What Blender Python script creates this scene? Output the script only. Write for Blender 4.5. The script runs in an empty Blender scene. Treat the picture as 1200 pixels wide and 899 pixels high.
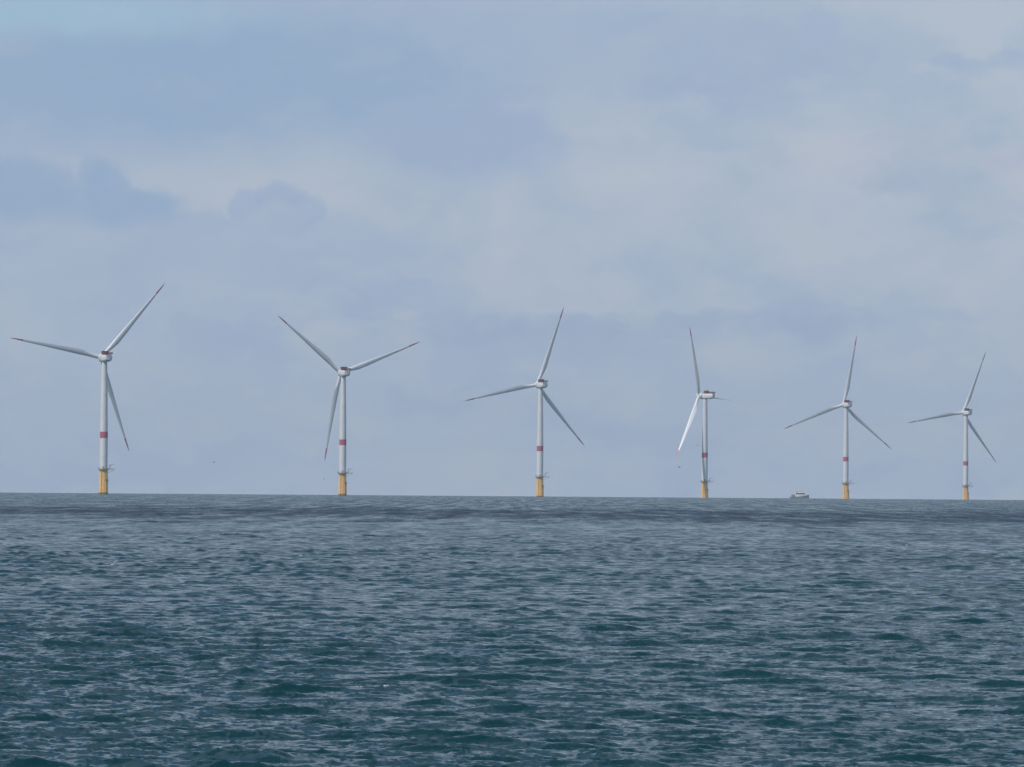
import bpy, bmesh, math, random
import numpy as np
from mathutils import Vector, Matrix

random.seed(7)
RNG = np.random.default_rng(11)
sc = bpy.context.scene
R_ = math.radians
RE = 7.433e6            # effective earth radius with refraction, metres
F_PX = 7635.0           # focal length in photo pixels (photo is 1200 wide)
EYE = 5.0

def drop(d):
    return -d * d / (2 * RE)

def lin(r, g, b):
    f = lambda c: (c / 255 / 12.92) if c / 255 <= 0.04045 else ((c / 255 + 0.055) / 1.055) ** 2.4
    return (f(r), f(g), f(b))

# ------------------------------------------------------------------ camera
cam_d = bpy.data.cameras.new('camera')
cam = bpy.data.objects.new('camera', cam_d)
sc.collection.objects.link(cam)
sc.camera = cam
cam_d.sensor_width = 36.0
cam_d.lens = 36.0 * F_PX / 1200.0
cam_d.clip_start = 0.5
cam_d.clip_end = 60000.0
PITCH = 132.2 / F_PX - math.sqrt(2 * EYE / RE)
ROLL = R_(0.42)
cam.matrix_world = Matrix.Translation((0, 0, EYE)) @ Matrix.Rotation(math.pi / 2 + PITCH, 4, 'X') @ Matrix.Rotation(ROLL, 4, 'Z')
CAM_INV = cam.matrix_world.inverted()

def px(x, y, d):
    """world point seen at photo pixel (x, y) at forward distance d"""
    v = cam.matrix_world.to_3x3() @ Vector(((x - 600) / F_PX, -(y - 449.5) / F_PX, -1))
    return Vector((0, 0, EYE)) + v * (d / v.y)

def to_px(p):
    q = CAM_INV @ Vector(p)
    return 600 + F_PX * q.x / -q.z, 449.5 - F_PX * q.y / -q.z

# ------------------------------------------------------------------ sky
SUN_AZ = Vector((-0.77, -0.64))
SUN_EL = R_(50)
world = bpy.data.worlds.new('World')
sc.world = world
world.use_nodes = True
nt = world.node_tree
nt.nodes.clear()

def N(tree, kind, **kw):
    n = tree.nodes.new(kind)
    for k, v in kw.items():
        setattr(n, k, v)
    return n

def sock(tree, s, v):
    if isinstance(v, bpy.types.NodeSocket):
        tree.links.new(v, s)
    else:
        s.default_value = v

def vmath(tree, op, a, b=None):
    n = N(tree, 'ShaderNodeVectorMath', operation=op)
    sock(tree, n.inputs[0], a)
    if b is not None:
        sock(tree, n.inputs[1], b)
    return n.outputs['Value'] if op == 'LENGTH' else n.outputs['Vector']

def smath(tree, op, a, b=None, clamp=False):
    n = N(tree, 'ShaderNodeMath', operation=op, use_clamp=clamp)
    sock(tree, n.inputs[0], a)
    if b is not None:
        sock(tree, n.inputs[1], b)
    return n.outputs[0]

def ramp(tree, v, a, b, lo=0.0, hi=1.0):
    n = N(tree, 'ShaderNodeMapRange', interpolation_type='SMOOTHSTEP')
    sock(tree, n.inputs[0], v)
    n.inputs[1].default_value, n.inputs[2].default_value = a, b
    n.inputs[3].default_value, n.inputs[4].default_value = lo, hi
    return n.outputs[0]

def noise(tree, vec, scale, detail=4.0, rough=0.5, color=False):
    n = N(tree, 'ShaderNodeTexNoise')
    sock(tree, n.inputs['Vector'], vec)
    n.inputs['Scale'].default_value = scale
    n.inputs['Detail'].default_value = detail
    n.inputs['Roughness'].default_value = rough
    return n.outputs['Color'] if color else n.outputs[0]

def mixc(tree, fac, a, b):
    n = N(tree, 'ShaderNodeMix', data_type='RGBA')
    sock(tree, n.inputs[0], fac)
    for i, v in ((6, a), (7, b)):
        sock(tree, n.inputs[i], v if isinstance(v, bpy.types.NodeSocket) else (*v, 1.0))
    return n.outputs[2]

sky = N(nt, 'ShaderNodeTexSky', sky_type='NISHITA')
sky.sun_disc = False
sky.sun_elevation = SUN_EL
sky.sun_rotation = math.atan2(SUN_AZ.x, SUN_AZ.y)
sky.dust_density = 2.0

dirv = N(nt, 'ShaderNodeTexCoord').outputs['Generated']
sep = N(nt, 'ShaderNodeSeparateXYZ')
nt.links.new(dirv, sep.inputs[0])
ysafe = smath(nt, 'MAXIMUM', sep.outputs[1], 0.02)
# bearing and elevation of the direction, in hundredths of a degree-like unit
bx_ = smath(nt, 'ADD', smath(nt, 'MULTIPLY', smath(nt, 'DIVIDE', sep.outputs[0], ysafe), F_PX / 100), 6.0)
el_ = smath(nt, 'ADD', smath(nt, 'MULTIPLY', smath(nt, 'DIVIDE', sep.outputs[2], ysafe), F_PX / 100), 0.09)
comb = N(nt, 'ShaderNodeCombineXYZ')
nt.links.new(bx_, comb.inputs[0])
nt.links.new(el_, comb.inputs[1])
flat = comb.outputs[0]
# billow the cloud coordinates
d1 = vmath(nt, 'SUBTRACT', noise(nt, flat, 1.7, 8, 0.62, True), (0.5, 0.5, 0.5))
d2 = vmath(nt, 'SUBTRACT', noise(nt, flat, 0.35, 3, 0.5, True), (0.5, 0.5, 0.5))
warp = vmath(nt, 'ADD', flat, vmath(nt, 'ADD', vmath(nt, 'MULTIPLY', d1, (0.55, 0.40, 0)), vmath(nt, 'MULTIPLY', d2, (1.6, 0.7, 0))))
crisp = vmath(nt, 'ADD', flat, vmath(nt, 'ADD', vmath(nt, 'MULTIPLY', d1, (0.62, 0.60, 0)), vmath(nt, 'MULTIPLY', d2, (0.5, 0.2, 0))))
streak = noise(nt, vmath(nt, 'MULTIPLY', warp, (0.28, 0.75, 0)), 1.0, 6, 0.55)
fine = noise(nt, vmath(nt, 'MULTIPLY', crisp, (0.6, 1.3, 0)), 1.6, 7, 0.6)

def puff(x, y, rx, ry, soft, coord=None):
    """mask of a cloud centred at photo pixel (x, y)"""
    h = (577.5 + 0.00727 * x - y) / 100
    v = vmath(nt, 'MULTIPLY', vmath(nt, 'SUBTRACT', coord or warp, (x / 100, h, 0)), (100 / rx, 100 / ry, 0))
    return ramp(nt, vmath(nt, 'LENGTH', v), 1 + soft, 1 - soft)

def mul(a, b):
    return smath(nt, 'MULTIPLY', a, b)

col = mixc(nt, ramp(nt, el_, 0.0, 3.4), lin(165, 183, 209), lin(160, 179, 206))
col = mixc(nt, mul(ramp(nt, bx_, 5.0, 11.0), ramp(nt, el_, 1.6, 3.4)), col, lin(171, 187, 206))
col = mixc(nt, ramp(nt, streak, 0.36, 0.70, 0, 0.72), col, lin(178, 191, 208))
col = mixc(nt, ramp(nt, streak, 0.50, 0.30, 0, 0.6), col, lin(152, 173, 203))
for (x, y, rx, ry, soft, c, a) in [
    (430, 225, 350, 62, 0.7, (180, 191, 207), 0.85),
    (250, 300, 230, 45, 0.8, (172, 187, 205), 0.6),
    (930, 230, 330, 130, 0.8, (178, 190, 207), 0.7),
    (590, 300, 70, 90, 0.8, (178, 190, 206), 0.55),
    (250, 85, 470, 85, 0.6, (145, 172, 202), 0.85),
    (560, 155, 130, 55, 0.35, (158, 177, 206), 0.75),
    (20, 15, 240, 26, 0.7, (158, 189, 212), 0.9),
    (690, 393, 230, 20, 0.8, (154, 174, 203), 0.6),
    (820, 115, 160, 18, 0.7, (158, 177, 206), 0.6),
    (680, 235, 60, 22, 0.7, (160, 178, 206), 0.6),
    (1020, 195, 75, 34, 0.6, (186, 192, 207), 0.7),
    (1190, 195, 40, 22, 0.6, (188, 193, 207), 0.7),
    (1060, 90, 170, 55, 0.7, (163, 182, 206), 0.5),
]:
    col = mixc(nt, mul(puff(x, y, rx, ry, soft), a), col, lin(*c))
mot = noise(nt, vmath(nt, 'MULTIPLY', crisp, (0.55, 1.0, 0)), 0.9, 7, 0.58)
zone = mul(ramp(nt, el_, 1.0, 2.2), ramp(nt, smath(nt, 'SUBTRACT', el_, smath(nt, 'MULTIPLY', bx_, 0.35)), 3.2, 1.4, 0.25, 1.0))
col = mixc(nt, mul(ramp(nt, mot, 0.48, 0.64), mul(zone, 0.6)), col, lin(186, 195, 207))
col = mixc(nt, mul(ramp(nt, mot, 0.50, 0.36), mul(zone, 0.5)), col, lin(157, 177, 203))
for (x, y, rx, ry, c, a, floor) in [
    (22, 226, 40, 36, (144, 170, 202), 0.8, 272),
    (58, 222, 26, 28, (149, 173, 202), 0.8, 272),
    (104, 208, 16, 26, (152, 175, 204), 0.8, 275),
    (126, 224, 30, 34, (147, 172, 203), 0.8, 275),
    (160, 244, 40, 22, (150, 174, 204), 0.9, 278),
    (80, 248, 120, 24, (150, 174, 203), 0.8, 276),
    (215, 262, 60, 14, (158, 178, 206), 0.6, 290),
    (286, 240, 16, 16, (156, 176, 205), 0.8, 300),
    (318, 238, 26, 20, (155, 176, 205), 0.85, 310),
    (346, 252, 22, 20, (158, 178, 206), 0.8, 320),
    (322, 258, 26, 18, (172, 187, 205), 0.6, 330),
    (340, 300, 180, 40, (159, 178, 206), 0.6, 360),
    (1032, 226, 18, 10, (165, 181, 204), 0.6, 246),
    (1056, 224, 16, 12, (164, 180, 204), 0.6, 246),
    (1078, 234, 24, 8, (169, 184, 204), 0.5, 248),
    (1112, 70, 22, 12, (158, 178, 205), 0.65, 100),
    (1140, 78, 26, 10, (160, 180, 206), 0.6, 100),
    (1184, 68, 26, 12, (160, 179, 206), 0.8, 95),
    (960, 34, 24, 16, (160, 179, 207), 0.7, 70),
    (1160, 240, 60, 14, (170, 184, 204), 0.6, 270),
    (545, 168, 75, 36, (156, 176, 205), 0.55, 212),
    (610, 176, 60, 30, (158, 177, 205), 0.5, 210),
    (560, 262, 14, 40, (166, 183, 205), 0.5, 340),
    (760, 384, 230, 16, (153, 173, 202), 0.65, 412),
    (1010, 372, 160, 10, (156, 176, 204), 0.45, 396),
]:
    # crisp billowing tops, bases dissolving into the deck below
    hb = (577.5 + 0.00727 * x - floor) / 100
    m_ = mul(puff(x, y, rx * 1.12, ry * 1.12, 0.3, crisp), ramp(nt, el_, hb - 0.06, hb + 0.34))
    col = mixc(nt, mul(m_, a), col, lin(*c))
col = mixc(nt, mul(ramp(nt, fine, 0.44, 0.62, 0, 0.36), ramp(nt, smath(nt, 'SUBTRACT', el_, smath(nt, 'MULTIPLY', bx_, 0.3)), 2.8, 0.8, 0.2, 1.0)), col, lin(186, 195, 209))
# the rest of the dome: broken cloud with blue between
n3 = noise(nt, vmath(nt, 'MULTIPLY', dirv, (2.2, 2.2, 6.0)), 1.6, 6, 0.55)
broad = mixc(nt, ramp(nt, n3, 0.38, 0.62), lin(88, 128, 175), lin(170, 185, 202))
ahead = mul(ramp(nt, sep.outputs[1], 0.80, 0.97), ramp(nt, el_, 11.0, 6.5))
col = mixc(nt, ahead, broad, col)
cover = smath(nt, 'MAXIMUM', ahead, ramp(nt, n3, 0.30, 0.55, 0.55, 0.95))
cover = smath(nt, 'MINIMUM', cover, 0.97)
SKY_GAIN = 10.0
col10 = vmath(nt, 'MULTIPLY', col, (SKY_GAIN,) * 3)
final = mixc(nt, cover, sky.outputs[0], col10)
bg = N(nt, 'ShaderNodeBackground')
nt.links.new(final, bg.inputs[0])
bg.inputs[1].default_value = 0.1
wo = N(nt, 'ShaderNodeOutputWorld')
nt.links.new(bg.outputs[0], wo.inputs[0])

# ------------------------------------------------------------------ sun
sun_d = bpy.data.lights.new('sun', 'SUN')
sun = bpy.data.objects.new('sun', sun_d)
sc.collection.objects.link(sun)
sun_d.energy = 2.8
sun_d.angle = R_(0.5)
sun_d.color = (1.0, 0.95, 0.88)
sdir = Vector((SUN_AZ.x * math.cos(SUN_EL), SUN_AZ.y * math.cos(SUN_EL), math.sin(SUN_EL)))
sun.rotation_euler = sdir.to_track_quat('Z', 'Y').to_euler()

sc.cycles.sample_clamp_direct = 4.0
sc.cycles.use_denoising = True
sc.cycles.denoising_prefilter = 'ACCURATE'
vs = sc.view_settings
vs.view_transform = 'Standard'
vs.look = 'None'
vs.exposure = 0.0
vs.gamma = 1.0
vs.use_curve_mapping = False

# ------------------------------------------------------------------ materials
def paint(name, col, rough=0.45, var=0.08, scale=0.6, streaks=0.0):
    m = bpy.data.materials.new(name)
    m.use_nodes = True
    t = m.node_tree
    b = t.nodes['Principled BSDF']
    co = N(t, 'ShaderNodeTexCoord').outputs['Object']
    f = noise(t, co, scale, 5, 0.6)
    c = mixc(t, ramp(t, f, 0.3, 0.7), tuple(x * (1 - var) for x in col), tuple(min(1, x * (1 + var)) for x in col))
    if streaks:
        s = noise(t, vmath(t, 'MULTIPLY', co, (1.6, 1.6, 0.12)), 1.0, 4, 0.6)
        c = mixc(t, ramp(t, s, 0.52, 0.75, 0, streaks), c, tuple(x * 0.55 for x in col))
    t.links.new(c, b.inputs['Base Color'])
    b.inputs['Roughness'].default_value = rough
    return m

M_white = paint('light_grey_paint', (0.74, 0.75, 0.75), 0.40, 0.05, 0.15, 0.12)
M_blade = paint('blade_gelcoat', (0.74, 0.75, 0.76), 0.35, 0.04, 0.1)
M_red = paint('red_marking_paint', (0.46, 0.10, 0.15), 0.45, 0.1, 0.4)
M_maroon = paint('dark_red_steel', (0.19, 0.035, 0.050), 0.5, 0.12, 0.8)
M_yellow = paint('yellow_coating', (0.92, 0.56, 0.19), 0.5, 0.08, 0.35, 0.18)
M_grate = paint('weathered_grating', (0.16, 0.10, 0.05), 0.7, 0.2, 0.8)
M_steel = paint('galvanised_steel', (0.33, 0.35, 0.36), 0.5, 0.12, 0.8)
M_dark = paint('dark_recess', (0.03, 0.03, 0.03), 0.6, 0.2, 1.0)
M_hull = paint('slate_hull_paint', (0.30, 0.34, 0.38), 0.4, 0.15, 0.4)
M_super = paint('white_boat_paint', (0.82, 0.83, 0.84), 0.35, 0.04, 0.4)
M_deck = paint('grey_deck_paint', (0.22, 0.24, 0.25), 0.6, 0.1, 0.6)
# weed and wet steel at the foot of the foundations
t = M_yellow.node_tree
b_ = t.nodes['Principled BSDF']
src = b_.inputs['Base Color'].links[0].from_socket
oc = N(t, 'ShaderNodeTexCoord').outputs['Object']
zs = N(t, 'ShaderNodeSeparateXYZ'); t.links.new(oc, zs.inputs[0])
zz = smath(t, 'ADD', zs.outputs[2], smath(t, 'MULTIPLY', noise(t, oc, 0.9, 4, 0.6), -1.6))
t.links.new(mixc(t, ramp(t, zz, 1.4, 0.3, 0, 0.85), src, (0.07, 0.075, 0.04)), b_.inputs['Base Color'])
M_glass = paint('dark_window_glass', (0.012, 0.015, 0.022), 0.1, 0.1, 0.6)
M_orange = paint('orange_raft', (0.55, 0.13, 0.03), 0.5, 0.1, 0.6)
M_gull_w = paint('white_plumage', (0.72, 0.72, 0.70), 0.8, 0.06, 8.0)
M_gull_g = paint('grey_plumage', (0.20, 0.22, 0.25), 0.8, 0.1, 8.0)
M_gull_d = paint('dark_plumage', (0.045, 0.045, 0.05), 0.8, 0.15, 8.0)

def tag(o, label=None, cat=None, group=None, kind=None):
    for k, v in (('label', label), ('category', cat), ('group', group), ('kind', kind)):
        if v:
            o[k] = v
    return o

def build(name, bm, mat, parent=None, smooth=True, sharp=0.6):
    bmesh.ops.recalc_face_normals(bm, faces=bm.faces)
    me = bpy.data.meshes.new(name)
    bm.to_mesh(me)
    bm.free()
    me.materials.append(mat)
    if smooth:
        me.polygons.foreach_set('use_smooth', np.ones(len(me.polygons), dtype=bool))
        me.set_sharp_from_angle(angle=sharp)
    o = bpy.data.objects.new(name, me)
    sc.collection.objects.link(o)
    if parent:
        o.parent = parent
    return o

def empty(name, loc):
    o = bpy.data.objects.new(name, None)
    o.empty_display_size = 2
    o.location = loc
    sc.collection.objects.link(o)
    return o

def loft(bm, rings, cap=True):
    """rings: list of lists of points, equal length"""
    vs_ = [[bm.verts.new(p) for p in r] for r in rings]
    n = len(vs_[0])
    for a, b in zip(vs_, vs_[1:]):
        for i in range(n):
            bm.faces.new((a[i], a[(i + 1) % n], b[(i + 1) % n], b[i]))
    if cap:
        bm.faces.new(vs_[0][::-1])
        bm.faces.new(vs_[-1])

def lathe(bm, prof, n=40, axis='Z', off=(0, 0, 0)):
    rings = []
    for r, h in prof:
        ring = []
        for k in range(n):
            a = 2 * math.pi * k / n
            p = Vector((r * math.cos(a), r * math.sin(a), h)) if axis == 'Z' else Vector((r * math.cos(a), h, r * math.sin(a)))
            ring.append(p + Vector(off))
        rings.append(ring)
    loft(bm, rings)

def bar(bm, a, b, r, n=8):
    a, b = Vector(a), Vector(b)
    q = (b - a).to_track_quat('Z', 'Y')
    rings = []
    for p in (a, b):
        rings.append([p + q @ Vector((r * math.cos(2 * math.pi * k / n), r * math.sin(2 * math.pi * k / n), 0)) for k in range(n)])
    loft(bm, rings)

def box(bm, lo, hi, bevel=0.0):
    r = bmesh.ops.create_cube(bm, size=1.0)
    for v in r['verts']:
        v.co = Vector([(l + h) / 2 + c * (h - l) for c, l, h in zip(v.co, lo, hi)])
    if bevel:
        es = list({e for v in r['verts'] for e in v.link_edges})
        bmesh.ops.bevel(bm, geom=es, offset=bevel, segments=2, affect='EDGES', profile=0.5)

# ------------------------------------------------------------------ sea: an earth-curved sheet of wind waves
def spectrum_tile(L, n, lam_lo, lam_hi, hs, wind, spread, seed, power=-2.0):
    """periodic wave field: height and horizontal choppy displacement"""
    rng = np.random.default_rng(seed)
    k1 = 2 * np.pi * np.fft.fftfreq(n, L / n)
    kx, ky = np.meshgrid(k1, k1, indexing='ij')
    k = np.hypot(kx, ky)
    k[0, 0] = 1
    lam = 2 * np.pi / k
    ang = np.arctan2(ky, kx) - wind
    amp = k ** power * (np.abs(np.cos(ang)) ** spread * (0.62 + 0.38 * np.sign(np.cos(ang))) + 0.012)
    amp *= (lam > lam_lo) * (lam < lam_hi) * np.exp(-(lam / (0.75 * lam_hi)) ** 4)
    amp[0, 0] = 0
    hk = amp * (rng.normal(size=(n, n)) + 1j * rng.normal(size=(n, n)))
    h = np.fft.ifft2(hk)
    s = hs / 4 / h.real.std()
    dx = np.fft.ifft2(1j * kx / k * hk).real * s
    dy = np.fft.ifft2(1j * ky / k * hk).real * s
    return (L, n, (h.real * s).astype(np.float32), dx.astype(np.float32), dy.astype(np.float32))

def sample(tile, x, y, rot):
    L, n, h, dx, dy = tile
    c, s = math.cos(rot), math.sin(rot)
    u = ((c * x + s * y) / L * n) % n
    v = ((-s * x + c * y) / L * n) % n
    i = u.astype(np.int32); j = v.astype(np.int32)
    fu = (u - i).astype(np.float32); fv = (v - j).astype(np.float32)
    i %= n; j %= n
    i2 = (i + 1) % n; j2 = (j + 1) % n
    out = []
    for a in (h, dx, dy):
        out.append((a[i, j] * (1 - fu) + a[i2, j] * fu) * (1 - fv) + (a[i, j2] * (1 - fu) + a[i2, j2] * fu) * fv)
    gx, gy = out[1] * c - out[2] * s, out[1] * s + out[2] * c
    return out[0], gx, gy

WIND = R_(80)
tiles = [   # wave field, turn, mesh step it needs, choppiness, least weight
    (spectrum_tile(317.0, 1024, 9.0, 40.0, 0.18, WIND, 5.0, 2), 0.1, 6.0, 1.0, 0.9),
    (spectrum_tile(101.0, 1024, 1.6, 8.5, 0.21, WIND, 4.0, 3), 0.0, 3.0, 1.0, 0.75),
    (spectrum_tile(37.0, 1024, 0.45, 3.0, 0.155, WIND - 0.35, 3.4, 5, -1.9), 0.35, 1.0, 0.8, 0.35),
    (spectrum_tile(8.9, 512, 0.085, 0.7, 0.052, WIND + 0.2, 2.6, 8, -1.75), -0.2, 0.35, 0.7, 0.0),
]

FAN = 0.094
NC = 900
fan = np.linspace(-FAN, FAN, NC)
side = FAN + (np.pi - FAN) * (np.linspace(0, 1, 40)[1:]) ** 2
ang = np.concatenate([-side[::-1][1:], fan, side[:-1], ])
ang = np.sort(ang)
rad = [0.6]
while rad[-1] < 15500:
    d = rad[-1]
    if d < 85: st = max(0.3, 0.05 * d)
    elif d < 9200: st = max(0.075, 0.00088 * d)
    else: st = 0.004 * d
    rad.append(d + st)
rad = np.array(rad)
NR, NA = len(rad), len(ang)
Rr, Aa = np.meshgrid(rad, ang, indexing='ij')
X = (Rr * np.sin(Aa)).ravel(); Y = (Rr * np.cos(Aa)).ravel(); D = Rr.ravel()
step = np.gradient(rad)
stepv = np.repeat(step, NA)
edge = np.clip((np.abs(Aa.ravel()) - FAN) / 0.1, 0, 1)
Z = drop(D)
HX = np.zeros_like(X); HY = np.zeros_like(X); H = np.zeros_like(X)
for tile, rot, lam, chop, least in tiles:
    w = np.clip(1.6 - stepv / lam * 1.6, least, 1) * (1 - edge)
    h, gx, gy = sample(tile, X, Y, rot)
    H += h * w; HX += gx * w * chop; HY += gy * w * chop
# gusts: patches of stronger and weaker chop
gust = 1.0 + 0.22 * np.sin(X / 23 + 1.3 * np.sin(Y / 61)) * np.sin(Y / 37 + 0.8 * np.sin(X / 31))
H *= gust
co = np.stack([X + HX, Y + HY, Z + H], 1).astype(np.float32)

# breaking crests: a few small patches of foam on the crest nearest to each spot
foam = np.zeros(len(X), np.float32)
HOR = lambda x: 577.5 + 0.00727 * x
def sea_dist(x, y):
    v = px(x, y, 1000) - Vector((0, 0, EYE))
    t = -v.z / 1000
    disc = t * t - 2 * EYE / RE
    return (t - math.sqrt(max(0, disc))) * RE
Hg = H.reshape(NR, NA)
for (x, y, wpx, strength) in [(707, 596, 6, 1), (769, 589.3, 4, .8), (822, 645.5, 6, 1), (132.5, 587, 4, .7), (1199, 702, 7, 1),
                             (427, 812, 13, .55), (460, 813, 11, .6),
                             (1060, 640, 4, .5), (350, 652, 5, .4), (560, 690, 5, .35), (262, 628, 4, .4), (930, 725, 6, .4)]:
    d = sea_dist(x, y)
    a = math.atan((x - 600) / F_PX)
    i0 = np.searchsorted(rad, d * 0.985); i1 = np.searchsorted(rad, d * 1.015)
    j0 = np.searchsorted(ang, a - 6 / F_PX); j1 = np.searchsorted(ang, a + 6 / F_PX)
    blk = Hg[i0:i1, j0:j1]
    i, j = np.unravel_index(np.argmax(blk), blk.shape)
    xc, yc = rad[i0 + i] * math.sin(ang[j0 + j]), rad[i0 + i] * math.cos(ang[j0 + j])
    wm = wpx * d / F_PX
    e = ((X - xc) / (wm * 0.5)) ** 2 + ((Y - yc) / max(wm * 0.3, step[i0 + i] * 1.8)) ** 2
    foam = np.maximum(foam, (strength * np.exp(-e)).astype(np.float32))

nq = (NR - 1) * (NA - 1)
ii, jj = np.meshgrid(np.arange(NR - 1), np.arange(NA - 1), indexing='ij')
base = (ii * NA + jj).ravel().astype(np.int32)
quads = np.stack([base, base + NA, base + NA + 1, base + 1], 1)
# wrap the sheet round to close the circle behind the viewer
wi = np.arange(NR - 1, dtype=np.int32)
wrap = np.stack([wi * NA + NA - 1, wi * NA + 2 * NA - 1, (wi + 1) * NA, wi * NA], 1)
quads = np.concatenate([quads, wrap]).astype(np.int32)
me = bpy.data.meshes.new('sea')
me.vertices.add(len(co)); me.vertices.foreach_set('co', co.ravel())
me.loops.add(quads.size); me.loops.foreach_set('vertex_index', quads[:, ::-1].ravel())
me.polygons.add(len(quads))
me.polygons.foreach_set('loop_start', np.arange(0, quads.size, 4, dtype=np.int32))
me.polygons.foreach_set('use_smooth', np.ones(len(quads), dtype=bool))
me.update(calc_edges=True)
lost = np.clip((stepv - 0.1) / 1.6, 0, 1).astype(np.float32)
al = me.attributes.new('unmeshed_chop', 'FLOAT', 'POINT')
al.data.foreach_set('value', lost)
at = me.attributes.new('foam', 'FLOAT', 'POINT')
at.data.foreach_set('value', foam)
if me.polygons[len(me.polygons) // 2].normal.z < 0:
    me.flip_normals()
sea = bpy.data.objects.new('sea', me)
sc.collection.objects.link(sea)
tag(sea, kind='structure', label='choppy teal sea with small wind waves reaching the horizon')

mw = bpy.data.materials.new('sea_water')
mw.use_nodes = True
t = mw.node_tree
b = t.nodes['Principled BSDF']
geo = N(t, 'ShaderNodeNewGeometry').outputs['Position']
sp = N(t, 'ShaderNodeSeparateXYZ'); t.links.new(geo, sp.inputs[0])
lo = noise(t, vmath(t, 'MULTIPLY', geo, (0.006, 0.002, 0)), 1.0, 4, 0.6)
wc = mixc(t, ramp(t, lo, 0.35, 0.65), (0.0008, 0.031, 0.039), (0.0012, 0.038, 0.044))
# cloud shadow across the view, painted into the water as a navy, rougher belt
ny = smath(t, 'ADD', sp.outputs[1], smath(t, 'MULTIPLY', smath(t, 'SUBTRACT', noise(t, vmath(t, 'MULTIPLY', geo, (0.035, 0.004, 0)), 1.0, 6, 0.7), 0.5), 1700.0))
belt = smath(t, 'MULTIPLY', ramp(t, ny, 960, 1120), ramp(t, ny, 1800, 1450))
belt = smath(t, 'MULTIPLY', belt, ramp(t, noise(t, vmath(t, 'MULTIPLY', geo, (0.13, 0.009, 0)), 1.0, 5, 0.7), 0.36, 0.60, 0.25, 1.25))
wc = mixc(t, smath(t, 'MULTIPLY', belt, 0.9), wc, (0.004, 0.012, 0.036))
fa = N(t, 'ShaderNodeAttribute', attribute_name='foam').outputs['Fac']
fm = smath(t, 'MULTIPLY', fa, ramp(t, noise(t, vmath(t, 'MULTIPLY', geo, (1, 0.4, 1)), 21.0, 3, 0.6), 0.46, 0.6, 0.12, 1.6), True)
fmask = ramp(t, fm, 0.12, 0.5)
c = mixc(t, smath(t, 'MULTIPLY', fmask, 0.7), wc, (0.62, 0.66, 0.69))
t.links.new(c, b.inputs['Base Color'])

b.inputs['IOR'].default_value = 1.333
# ripples too small for the mesh: tilt the normal by small-scale slopes
chop = N(t, 'ShaderNodeAttribute', attribute_name='unmeshed_chop').outputs['Fac']
def slopes(scale, detail, stretch):
    return vmath(t, 'SUBTRACT', noise(t, vmath(t, 'MULTIPLY', geo, stretch), scale, detail, 0.6, True), (0.5, 0.5, 0.5))
s1 = vmath(t, 'MULTIPLY', slopes(9.0, 4, (0.5, 1.0, 1.0)), (0.24, 0.46, 0))
s2 = vmath(t, 'MULTIPLY', slopes(0.9, 4, (0.8, 1.0, 1.0)), (0.45, 0.8, 0))
s2n = N(t, 'ShaderNodeVectorMath', operation='SCALE')
t.links.new(s2, s2n.inputs[0])
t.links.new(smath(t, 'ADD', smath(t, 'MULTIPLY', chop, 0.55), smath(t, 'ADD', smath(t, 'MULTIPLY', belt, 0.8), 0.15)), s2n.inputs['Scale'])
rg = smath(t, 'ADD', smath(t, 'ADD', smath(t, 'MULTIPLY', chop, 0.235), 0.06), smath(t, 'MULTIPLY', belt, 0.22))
# windrows: long slicks and ruffled lanes lying along the wind
row = ramp(t, noise(t, vmath(t, 'MULTIPLY', geo, (0.24, 0.0045, 0)), 1.0, 6, 0.7), 0.38, 0.62, -0.5, 0.5)
rg = smath(t, 'ADD', rg, smath(t, 'MULTIPLY', smath(t, 'MULTIPLY', row, chop), 0.26))
t.links.new(smath(t, 'MAXIMUM', rg, smath(t, 'MULTIPLY', fmask, 0.6)), b.inputs['Roughness'])
gn = N(t, 'ShaderNodeNewGeometry').outputs['Normal']
nn = vmath(t, 'NORMALIZE', vmath(t, 'ADD', gn, vmath(t, 'ADD', s1, s2n.outputs['Vector'])))
t.links.new(nn, b.inputs['Normal'])
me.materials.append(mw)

# ------------------------------------------------------------------ haze
HAZE = 0.000038
bm = bmesh.new()
box(bm, (-16200, -16200, -40), (16200, 16200, 215))
mh = bpy.data.materials.new('sea_haze')
mh.use_nodes = True
th = mh.node_tree
th.nodes.clear()
pv = N(th, 'ShaderNodeVolumePrincipled')
pv.inputs['Color'].default_value = (0.80, 0.90, 1.0, 1)
pv.inputs['Density'].default_value = HAZE
pv.inputs['Anisotropy'].default_value = 0.0
oh = N(th, 'ShaderNodeOutputMaterial')
th.links.new(pv.outputs[0], oh.inputs['Volume'])
haze = build('haze', bm, mh, smooth=False)
tag(haze, kind='stuff', label='thin pale blue sea haze')

# ------------------------------------------------------------------ wind turbines
HUB = 102.8
OVER = 6.6
TILT = R_(5)
RAD = 75.0
TOWER_TOP = HUB - 3.1

def airfoil(n, chord, thick, mixround):
    pts = []
    for k in range(n):
        a = 2 * math.pi * k / n
        cx = 0.5 * (1 + math.cos(a))                       # 1 trailing ... 0 leading
        yt = 5 * thick * (0.2969 * math.sqrt(cx) - 0.126 * cx - 0.3516 * cx ** 2 + 0.2843 * cx ** 3 - 0.1036 * cx ** 4)
        y = (yt if a < math.pi else -yt) * chord + 0.03 * chord * 4 * cx * (1 - cx) * -1
        x = (0.30 - cx) * chord                            # leading edge at +x
        rx, ry = -math.cos(a) * 1.55, math.sin(a) * 1.55
        pts.append((x * (1 - mixround) + rx * mixround, -y * (1 - mixround) - ry * mixround))
    return pts

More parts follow.
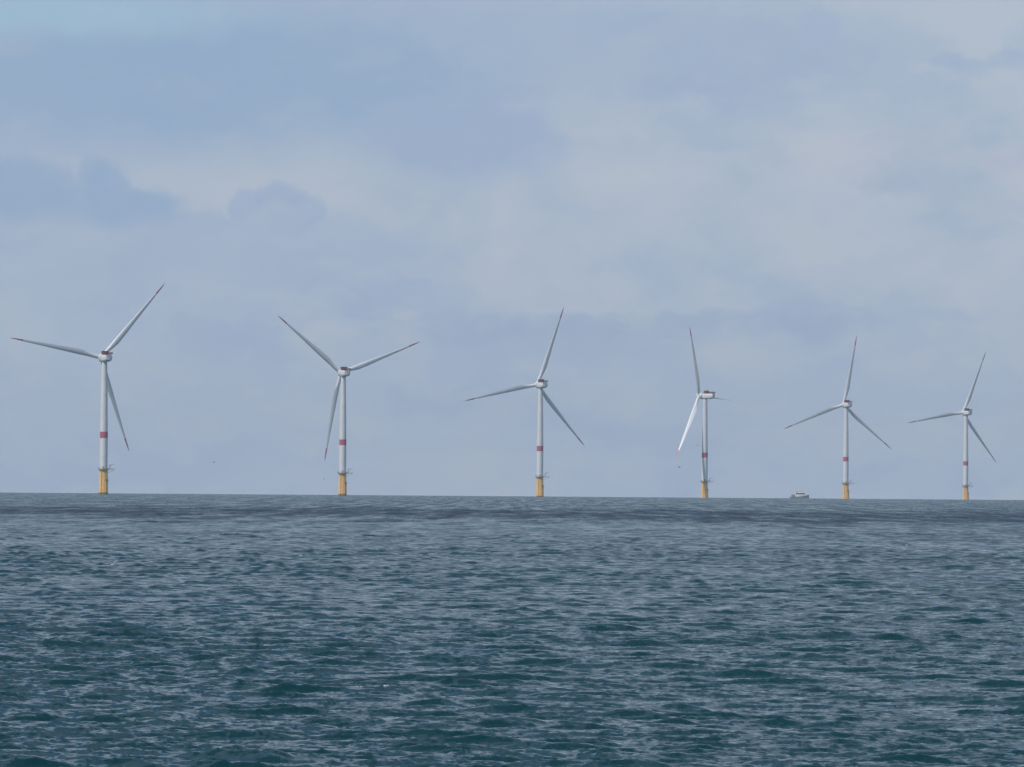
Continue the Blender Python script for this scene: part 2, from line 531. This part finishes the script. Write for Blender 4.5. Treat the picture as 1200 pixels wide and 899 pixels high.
def blade_rings(r0, r1, cnt):
    rings = []
    for s in np.linspace(r0, r1, cnt):
        f = (s - 2.0) / (RAD - 2.0)
        chord = np.interp(f, [0, .06, .14, .22, .32, .5, .7, .85, .95, .985, 1.0], [3.1, 3.3, 4.0, 4.4, 4.1, 3.1, 2.2, 1.4, .85, .5, .16])
        thick = np.interp(f, [0, .1, .22, .4, .7, 1], [.7, .5, .34, .25, .19, .16])
        mr = float(np.clip(1 - (f - 0.03) / 0.17, 0, 1)); mr = mr * mr * (3 - 2 * mr)
        tw = R_(np.interp(f, [0, .1, .22, .4, .7, 1], [16, 15, 12, 7, 2, 0]))
        bend = 1.0 * f ** 2
        ring = []
        for (x, y) in airfoil(24, chord, thick, mr):
            ring.append(Vector((x * math.cos(tw) + y * math.sin(tw), -x * math.sin(tw) + y * math.cos(tw) + bend, s)))
        rings.append(ring)
    return rings

def superbox(bm, secs, n=32, p=4.0):
    rings = []
    for (y, w, z0, z1) in secs:
        ring = []
        for k in range(n):
            a = 2 * math.pi * k / n
            c_, s_ = math.cos(a), math.sin(a)
            ring.append(Vector((w * math.copysign(abs(c_) ** (2 / p), c_), y, (z0 + z1) / 2 + (z1 - z0) / 2 * math.copysign(abs(s_) ** (2 / p), s_))))
        rings.append(ring)
    loft(bm, rings)

proto = {}
root0 = empty('wind_turbine', (0, 0, 0))
# foundation
bm = bmesh.new()
lathe(bm, [(3.5, -9), (3.5, 3.0), (3.42, 6.0), (3.08, 17.2), (3.3, 17.25), (3.3, 17.7), (3.06, 17.75), (3.06, 18.6)], 48)
tp = build('transition_piece', bm, M_yellow, root0)
bm = bmesh.new()                                           # ladder with fenders, facing right of the viewer
a0 = R_(-52)
er, et = Vector((math.cos(a0), math.sin(a0), 0)), Vector((-math.sin(a0), math.cos(a0), 0))
for s in (-0.9, 0.9):
    bar(bm, er * 4.5 + et * s + Vector((0, 0, -3)), er * 4.3 + et * s + Vector((0, 0, 11.0)), 0.24, 10)
    for z in (0.5, 5.0, 10.2):
        bar(bm, er * 3.2 + et * s + Vector((0, 0, z)), er * 4.42 + et * s + Vector((0, 0, z)), 0.15)
for s in (-0.3, 0.3):
    bar(bm, er * 4.1 + et * s + Vector((0, 0, -2)), er * 3.75 + et * s + Vector((0, 0, 18.4)), 0.07, 6)
for k in range(44):
    z = -1.5 + k * 0.45
    r_ = 4.1 - 0.35 * (z + 2) / 20.4
    bar(bm, er * r_ + et * -0.3 + Vector((0, 0, z)), er * r_ + et * 0.3 + Vector((0, 0, z)), 0.035, 5)
build('boat_landing', bm, M_yellow, root0)
bm = bmesh.new()                                           # rest platform half way up the ladder
rings = []
for rr, z in ((3.15, 10.6), (5.0, 10.6), (5.0, 10.8), (3.15, 10.8)):
    rings.append([Vector((rr * math.cos(a0 + q), rr * math.sin(a0 + q), z)) for q in np.linspace(-0.33, 0.33, 8)])
v = [[bm.verts.new(p) for p in r] for r in rings]
for i in range(4):
    for k in range(7):
        bm.faces.new((v[i][k], v[i][k + 1], v[(i + 1) % 4][k + 1], v[(i + 1) % 4][k]))
for k in (0, 7):
    bm.faces.new([v[i][k] for i in range(4)])
for q in np.linspace(-0.32, 0.32, 6):
    p = Vector((4.93 * math.cos(a0 + q), 4.93 * math.sin(a0 + q), 10.8))
    bar(bm, p, p + Vector((0, 0, 1.1)), 0.05, 6)
for z in (11.3, 11.9):
    pts = [Vector((4.93 * math.cos(a0 + q), 4.93 * math.sin(a0 + q), z)) for q in np.linspace(-0.32, 0.32, 6)]
    for p, q in zip(pts, pts[1:]):
        bar(bm, p, q, 0.045, 6)
build('rest_platform', bm, M_grate, root0)
bm = bmesh.new()                                           # cable tube
for q in (-1.95, -2.1):
    bar(bm, Vector((3.75 * math.cos(q), 3.75 * math.sin(q), -3)), Vector((3.35 * math.cos(q), 3.35 * math.sin(q), 17.0)), 0.17)
build('cable_tube', bm, M_yellow, root0)
# work platform with its railing and laydown bay
bm = bmesh.new()
lathe(bm, [(3.1, 18.62), (4.25, 18.64), (4.25, 19.05), (3.0, 19.07)], 40)
plat = build('work_platform', bm, M_grate, root0)
bm = bmesh.new()
for k in range(22):
    q = 2 * math.pi * k / 22
    p = Vector((4.15 * math.cos(q), 4.15 * math.sin(q), 19.05))
    bar(bm, p, p + Vector((0, 0, 1.15)), 0.05, 5)
for z in (19.4, 19.8, 20.2):
    pts = [Vector((4.15 * math.cos(2 * math.pi * k / 22), 4.15 * math.sin(2 * math.pi * k / 22), z)) for k in range(23)]
    for p, q in zip(pts, pts[1:]):
        bar(bm, p, q, 0.05, 5)
build('railing', bm, M_grate, plat)
bm = bmesh.new()
box(bm, (4.3, -1.6, 18.66), (8.8, 1.6, 18.98))
for x in np.linspace(4.6, 8.7, 5):
    for y in (-1.55, 1.55):
        bar(bm, (x, y, 18.98), (x, y, 20.1), 0.05, 5)
for z in (19.5, 20.1):
    for y in (-1.55, 1.55):
        bar(bm, (4.5, y, z), (8.7, y, z), 0.05, 5)
    bar(bm, (8.7, -1.55, z), (8.7, 1.55, z), 0.05, 5)
for y in (-1.2, 1.2):
    bar(bm, (3.2, y, 16.4), (8.2, y, 18.64), 0.12, 6)
build('laydown_bay', bm, M_steel, root0)
bm = bmesh.new()
bar(bm, (4.75, -1.1, 18.98), (4.75, -1.1, 22.4), 0.24, 10)
bar(bm, (4.75, -1.1, 22.2), (8.3, -1.1, 23.3), 0.17, 8)
bar(bm, (4.75, -1.1, 20.6), (6.6, -1.1, 22.7), 0.1, 8)
bar(bm, (8.2, -1.1, 23.25), (8.2, -1.1, 21.2), 0.04, 5)
box(bm, (4.3, -1.5, 21.9), (5.2, -0.7, 22.6), 0.05)
build('davit_crane', bm, M_steel, root0)
# tower
bm = bmesh.new()
lathe(bm, [(2.95, 18.6), (2.95, 42.6), (2.93, 42.6), (2.93, 47.2), (2.9, 47.2), (2.62, 70.0), (2.05, TOWER_TOP)], 48)
tower = build('tower', bm, M_white, root0)
bm = bmesh.new()
lathe(bm, [(2.9, 42.5), (2.965, 42.5), (2.965, 47.3), (2.9, 47.3)], 48)
build('warning_band', bm, M_red, tower)
bm = bmesh.new()
a1 = R_(-75)
box(bm, (-0.5, -3.0, 19.1), (0.5, -2.9, 21.4), 0.03)
build('door', bm, M_steel, tower, smooth=False)
# nacelle (rotor side is -y before yawing)
bm = bmesh.new()
superbox(bm, [(-2.0, 2.0, -2.0, 2.0), (-1.9, 2.75, -2.8, 2.5), (0, 3.0, -3.05, 2.7), (5.5, 3.0, -2.9, 2.7), (8.4, 2.85, -2.4, 2.65), (9.3, 2.6, -1.9, 2.4), (9.5, 2.2, -1.6, 2.1)], 40, 3.4)
lathe(bm, [(2.02, -4.2), (2.1, -2.6)], 36)
nac = build('nacelle', bm, M_white, root0, sharp=0.5)
bm = bmesh.new()                                           # hoist deck: floor, kick boards and dense railings
box(bm, (-2.9, 3.0, 2.85), (2.9, 9.6, 3.02))
for (x0, y0, x1, y1) in ((-2.9, 3.0, -2.9, 9.6), (2.9, 3.0, 2.9, 9.6), (-2.9, 9.6, 2.9, 9.6)):
    L_ = math.hypot(x1 - x0, y1 - y0)
    for s in np.linspace(0, 1, int(L_ / 0.55)):
        p = Vector((x0 + (x1 - x0) * s, y0 + (y1 - y0) * s, 3.0))
        bar(bm, p, p + Vector((0, 0, 1.1)), 0.07, 5)
    for z in (3.3, 3.6, 3.9, 4.12):
        bar(bm, (x0, y0, z), (x1, y1, z), 0.075, 5)
for x in (-1.8, 0, 1.8):
    bar(bm, (x, 9.55, 0.8), (x, 9.55, 2.9), 0.1, 6)
build('hoist_deck', bm, M_maroon, nac, smooth=False)
bm = bmesh.new()                                           # cooler block behind the generator
box(bm, (-2.6, -0.2, 2.72), (2.6, 2.7, 5.3), 0.12)
for k in range(9):
    x = -2.4 + k * 0.6
    box(bm, (x - 0.05, -0.32, 2.95), (x + 0.05, -0.2, 5.1))
    box(bm, (x - 0.05, 2.7, 2.95), (x + 0.05, 2.82, 5.1))
build('cooler', bm, M_maroon, nac, smooth=False)
bm = bmesh.new()
for x in (-1.2, 1.2):
    bar(bm, (x, 2.2, 4.7), (x, 2.2, 7.0), 0.06, 6)
bar(bm, (-1.4, 2.2, 6.4), (1.4, 2.2, 6.4), 0.05, 6)
build('wind_vane_mast', bm, M_steel, nac)
# generator and hub, modelled round the rotor axis, hub centre at the origin
bm = bmesh.new()
lathe(bm, [(1.9, 2.0), (3.15, 2.05), (3.45, 2.3), (3.5, 3.4), (3.35, 3.9), (2.4, 4.35), (2.0, 4.6)], 48, 'Y')
gen = build('generator', bm, M_white, root0)
bm = bmesh.new()
lathe(bm, [(0.05, -3.3), (0.7, -3.2), (1.4, -2.8), (1.95, -2.0), (2.25, -1.0), (2.3, 0.4), (2.2, 1.4), (1.85, 1.95)], 40, 'Y')
for k in range(3):
    q = Matrix.Rotation(R_(120 * k), 3, 'Y')
    rings = []
    for s in (0.9, 2.35):
        rings.append([q @ Vector((1.66 * math.cos(2 * math.pi * i / 24), 1.66 * math.sin(2 * math.pi * i / 24), s)) for i in range(24)])
    loft(bm, rings)
hub = build('hub', bm, M_white, root0)
bm = bmesh.new(); loft(bm, blade_rings(2.0, 64.6, 40))
blade = build('blade', bm, M_blade, root0, sharp=1.2)
bm = bmesh.new(); loft(bm, blade_rings(64.6, RAD, 14))
build('blade_tip', bm, M_red, blade, sharp=1.2)

BASE_PARTS = [o for o in root0.children]

def copy_part(o, parent):
    c_ = o.copy()
    sc.collection.objects.link(c_)
    c_.parent = parent
    for ch in o.children:
        copy_part(ch, c_)
    return c_

# pixel of the base, distance, yaw, rotor angle, blade pitch, how far it stands sunk behind the swell, label
TURB = [
    (121.2, 4903, 155.2, -40.4, 1, 0, 'largest, nearest white wind turbine at the far left, one blade pointing straight left'),
    (401.3, 5459, 157.6, -68.8, 1, 0, 'white wind turbine second from the left, two blades raised in a wide Y'),
    (632.5, 5946, 154.0, -17.7, 1, 0.6, 'white wind turbine third from the left, standing at mid picture with wide gaps either side'),
    (825.6, 6384, 117.8, -93.7, 91, 2.8, 'white wind turbine turned side-on, rotor a narrow sliver and red-topped nacelle in profile'),
    (991.0, 6958, 157.4, -8.8, 1, 2.4, 'white wind turbine just right of the small white boat, top blade almost upright'),
    (1131.5, 7475, 152.4, -20.1, 1, 3.2, 'smallest, farthest white wind turbine at the far right of the row'),
]
FRONT_TIPS = []
for n_, (bx, d, yaw, th, pitch, sink, label) in enumerate(TURB):
    p = px(bx, 580, d)
    base_z = drop(math.hypot(p.x, p.y)) - sink
    if n_ == 0:
        root = root0
        parts = list(BASE_PARTS)
    else:
        root = root0.copy()
        sc.collection.objects.link(root)
        parts = [copy_part(o, root) for o in BASE_PARTS]
    tag(root, label, 'wind turbine', 'offshore wind turbines along the horizon')
    root.location = (p.x, p.y, base_z)
    top = Matrix.Translation((0, 0, HUB)) @ Matrix.Rotation(R_(-yaw), 4, 'Z')
    axis = top @ Matrix.Rotation(-TILT, 4, 'X') @ Matrix.Translation((0, -OVER, 0))
    blades = [o for o in parts if o.name.startswith('blade')]
    for _ in range(2):
        if n_ == 0:
            c_ = copy_part(blade, root)
        else:
            c_ = copy_part(blades[0], root)
        blades.append(c_)
    for o in parts:
        if o.name.startswith('nacelle'): o.matrix_local = top
        if o.name.startswith('generator'): o.matrix_local = axis
        if o.name.startswith('hub'): o.matrix_local = axis @ Matrix.Rotation(R_(th), 4, 'Y')
    for k, o in enumerate(blades):
        mb = axis @ Matrix.Rotation(R_(th + 120 * k), 4, 'Y') @ Matrix.Rotation(R_(-pitch), 4, 'Z')
        o.matrix_local = mb
        w = Matrix.Translation(root.location) @ mb @ Vector((0, 1.0, RAD))
        FRONT_TIPS.append((n_ + 1, [round(q, 1) for q in to_px(w)]))
    print('turbine', n_ + 1, 'hub', to_px(Matrix.Translation(root.location) @ axis @ Vector((0, 0, 0))), 'base', to_px(root.location), FRONT_TIPS[-3:])

# ------------------------------------------------------------------ crew boat on the horizon
DB = 6900.0
pb = px(936.5, 582, DB)
boat = empty('crew_boat', (pb.x, pb.y, drop(math.hypot(pb.x, pb.y)) - 0.9))
tag(boat, 'small white boat with slate hull on the horizon beside a turbine', 'boat')
bm = bmesh.new()
rings = []
for (x, hb, kz, dk) in [(-10, 2.7, -0.6, 2.6), (-8, 3.0, -0.9, 2.6), (-3, 3.2, -1.0, 2.7), (2, 3.2, -1.0, 3.2), (6, 2.7, -0.9, 4.0), (8.6, 1.5, -0.6, 4.6), (10.0, 0.45, 0.6, 4.9), (10.6, 0.08, 2.2, 5.0)]:
    rings.append([Vector((x, -hb, dk)), Vector((x, -hb * 0.96, dk * 0.5)), Vector((x, -hb * 0.8, 0)), Vector((x, -hb * 0.3, kz)),
                  Vector((x, hb * 0.3, kz)), Vector((x, hb * 0.8, 0)), Vector((x, hb * 0.96, dk * 0.5)), Vector((x, hb, dk))])
loft(bm, rings)
hull = build('hull', bm, M_hull, boat, sharp=0.5)
for s in (-1, 1):
    bm = bmesh.new()
    pts = [(-10, 2.66, 2.5), (-3, 3.2, 2.55), (2, 3.24, 3.0), (6, 2.74, 3.75)]
    for (xa, ya, za), (xb, yb, zb) in zip(pts, pts[1:]):
        bar(bm, (xa, s * ya, za), (xb, s * yb, zb), 0.16, 8)
    build('rubbing_strake', bm, M_dark, hull)
bm = bmesh.new()
superbox(bm, [(-2.6, 4.9, 2.62, 7.6), (-2.5, 5.3, 2.6, 7.9), (2.5, 5.3, 2.6, 7.9), (2.6, 4.9, 2.62, 7.6)], 32, 6.0)
bmesh.ops.translate(bm, verts=bm.verts, vec=(1.2, 0, 0))
for v in bm.verts:                                          # raked front
    if v.co.x > 3 and v.co.z > 5:
        v.co.x -= (v.co.z - 5) * 0.22
cabin = build('cabin', bm, M_super, boat, sharp=0.5)
for y, s in ((-2.63, -1), (2.63, 1)):
    bm = bmesh.new()
    for k in range(5):
        x0 = -3.6 + k * 1.9
        box(bm, (x0, min(y, y + s * 0.05), 5.6), (x0 + 1.75, max(y, y + s * 0.05), 6.9))
    build('window_row', bm, M_glass, cabin, smooth=False)
bm = bmesh.new()
box(bm, (-3.4, -1.9, 7.85), (3.6, 1.9, 9.5), 0.25)
wh = build('wheelhouse', bm, M_super, boat, sharp=0.5)
bm = bmesh.new()
box(bm, (-3.0, -1.95, 8.6), (3.2, -1.9, 9.1)); box(bm, (-3.0, 1.9, 8.6), (3.2, 1.95, 9.1)); box(bm, (3.6, -1.6, 8.5), (3.66, 1.6, 9.2))
build('window_row', bm, M_glass, wh, smooth=False)
bm = bmesh.new()
bar(bm, (-0.6, 0, 9.45), (-0.9, 0, 13.2), 0.12, 8)
bar(bm, (-0.8, -1.2, 11.4), (-0.8, 1.2, 11.4), 0.08, 8)
box(bm, (-1.5, -0.15, 12.0), (0.1, 0.15, 12.25))
build('mast', bm, M_super, boat)
bm = bmesh.new()
box(bm, (-8.2, -1.8, 2.66), (-4.4, 1.8, 5.2), 0.15)
build('deck_crate', bm, M_deck, boat, sharp=0.5)
for s in (-1, 1):
    bm = bmesh.new()
    xs = np.linspace(-9.6, 9.6, 12)
    pr = [Vector((x, s * float(np.interp(x, [-10, -3, 2, 6, 8.6, 10], [2.6, 3.1, 3.1, 2.6, 1.45, .5])), float(np.interp(x, [-10, -3, 2, 6, 8.6, 10], [2.6, 2.7, 3.2, 4.0, 4.6, 4.9])))) for x in xs]
    for p in pr: bar(bm, p, p + Vector((0, 0, 1.1)), 0.04, 5)
    for p, q in zip(pr, pr[1:]): bar(bm, p + Vector((0, 0, 1.1)), q + Vector((0, 0, 1.1)), 0.04, 5)
    build('deck_railing', bm, M_steel, boat)
bm = bmesh.new()
bar(bm, (-3.3, -2.2, 8.1), (-2.2, -2.2, 8.1), 0.35, 12)
build('life_raft', bm, M_orange, boat)

# ------------------------------------------------------------------ gulls
def gull(loc, heading, lift, droop, span, label, body_m, wing_m, bank=0.0, group=None, nose=0.0):
    """a flying gull: one body, two wings; lift and droop are the wing angles at shoulder and wrist"""
    g = empty('gull', loc)
    g.rotation_euler = (R_(nose), R_(bank), R_(heading))
    tag(g, label, 'bird', group)
    k = span / 1.3
    bm = bmesh.new()
    rings = []
    for (y, w, z) in [(-0.30, 0.012, 0.0), (-0.25, 0.03, 0.005), (-0.20, 0.045, 0.012), (-0.14, 0.05, 0.01), (-0.05, 0.075, 0.0), (0.06, 0.075, -0.005), (0.16, 0.05, 0.0), (0.24, 0.045, 0.005), (0.33, 0.055, 0.008)]:
        fl = 1.0 if y < 0.2 else 0.3
        rings.append([Vector((w * math.cos(a), y, z + w * fl * math.sin(a))) * k for a in np.linspace(0, 2 * math.pi, 13)[:-1]])
    loft(bm, rings)
    build('body', bm, body_m, g)
    for s in (-1, 1):
        bm = bmesh.new()
        tipm = bmesh.new()
        x, z = 0.03, 0.03
        secs = []
        for i in range(11):
            f = i / 10
            a = lift if f < 0.45 else lift + (droop - lift) * min(1, (f - 0.45) / 0.2)
            if i:
                x += 0.062 * math.cos(R_(a)); z += 0.062 * math.sin(R_(a))
            ch = float(np.interp(f, [0, .2, .45, .8, 1], [.22, .22, .19, .12, .03]))
            le = float(np.interp(f, [0, .2, .45, .8, 1], [-.06, -.085, -.11, -.02, .08]))
            tk = 0.018 * (1 - f) + 0.004
            secs.append([Vector((s * x, le, z)) * k, Vector((s * x, le + ch * .3, z + tk)) * k, Vector((s * x, le + ch, z)) * k, Vector((s * x, le + ch * .4, z - tk * .4)) * k])
        loft(bm, secs[:9])
        w = build('wing', bm, wing_m, g)
        loft(tipm, secs[8:])
        build('wing_tip', tipm, M_gull_d, w)
    return g

gull(px(131.5, 662, 380), 8, 42, 52, 0.95, 'white gull with raised wings skimming the water below the leftmost turbine', M_gull_w, M_gull_w)
gull(px(251, 541.8, 1700), 60, 30, -10, 1.3, 'dark speck of a bird between the two leftmost turbines', M_gull_d, M_gull_d)
gull(px(380, 561.2, 2100), 70, 25, -15, 1.3, 'tiny grey bird just left of the second turbine base', M_gull_g, M_gull_g)
gull(px(796.5, 547.5, 880), 8, 24, -16, 1.45, 'grey bird gliding with bowed wings left of the side-on turbine', M_gull_g, M_gull_g)
gull(px(817.3, 522, 1300), -15, 6, 2, 1.3, 'thin grey bird close beside the side-on turbine tower', M_gull_g, M_gull_g)
print('sea verts', len(co), 'rows', NR)
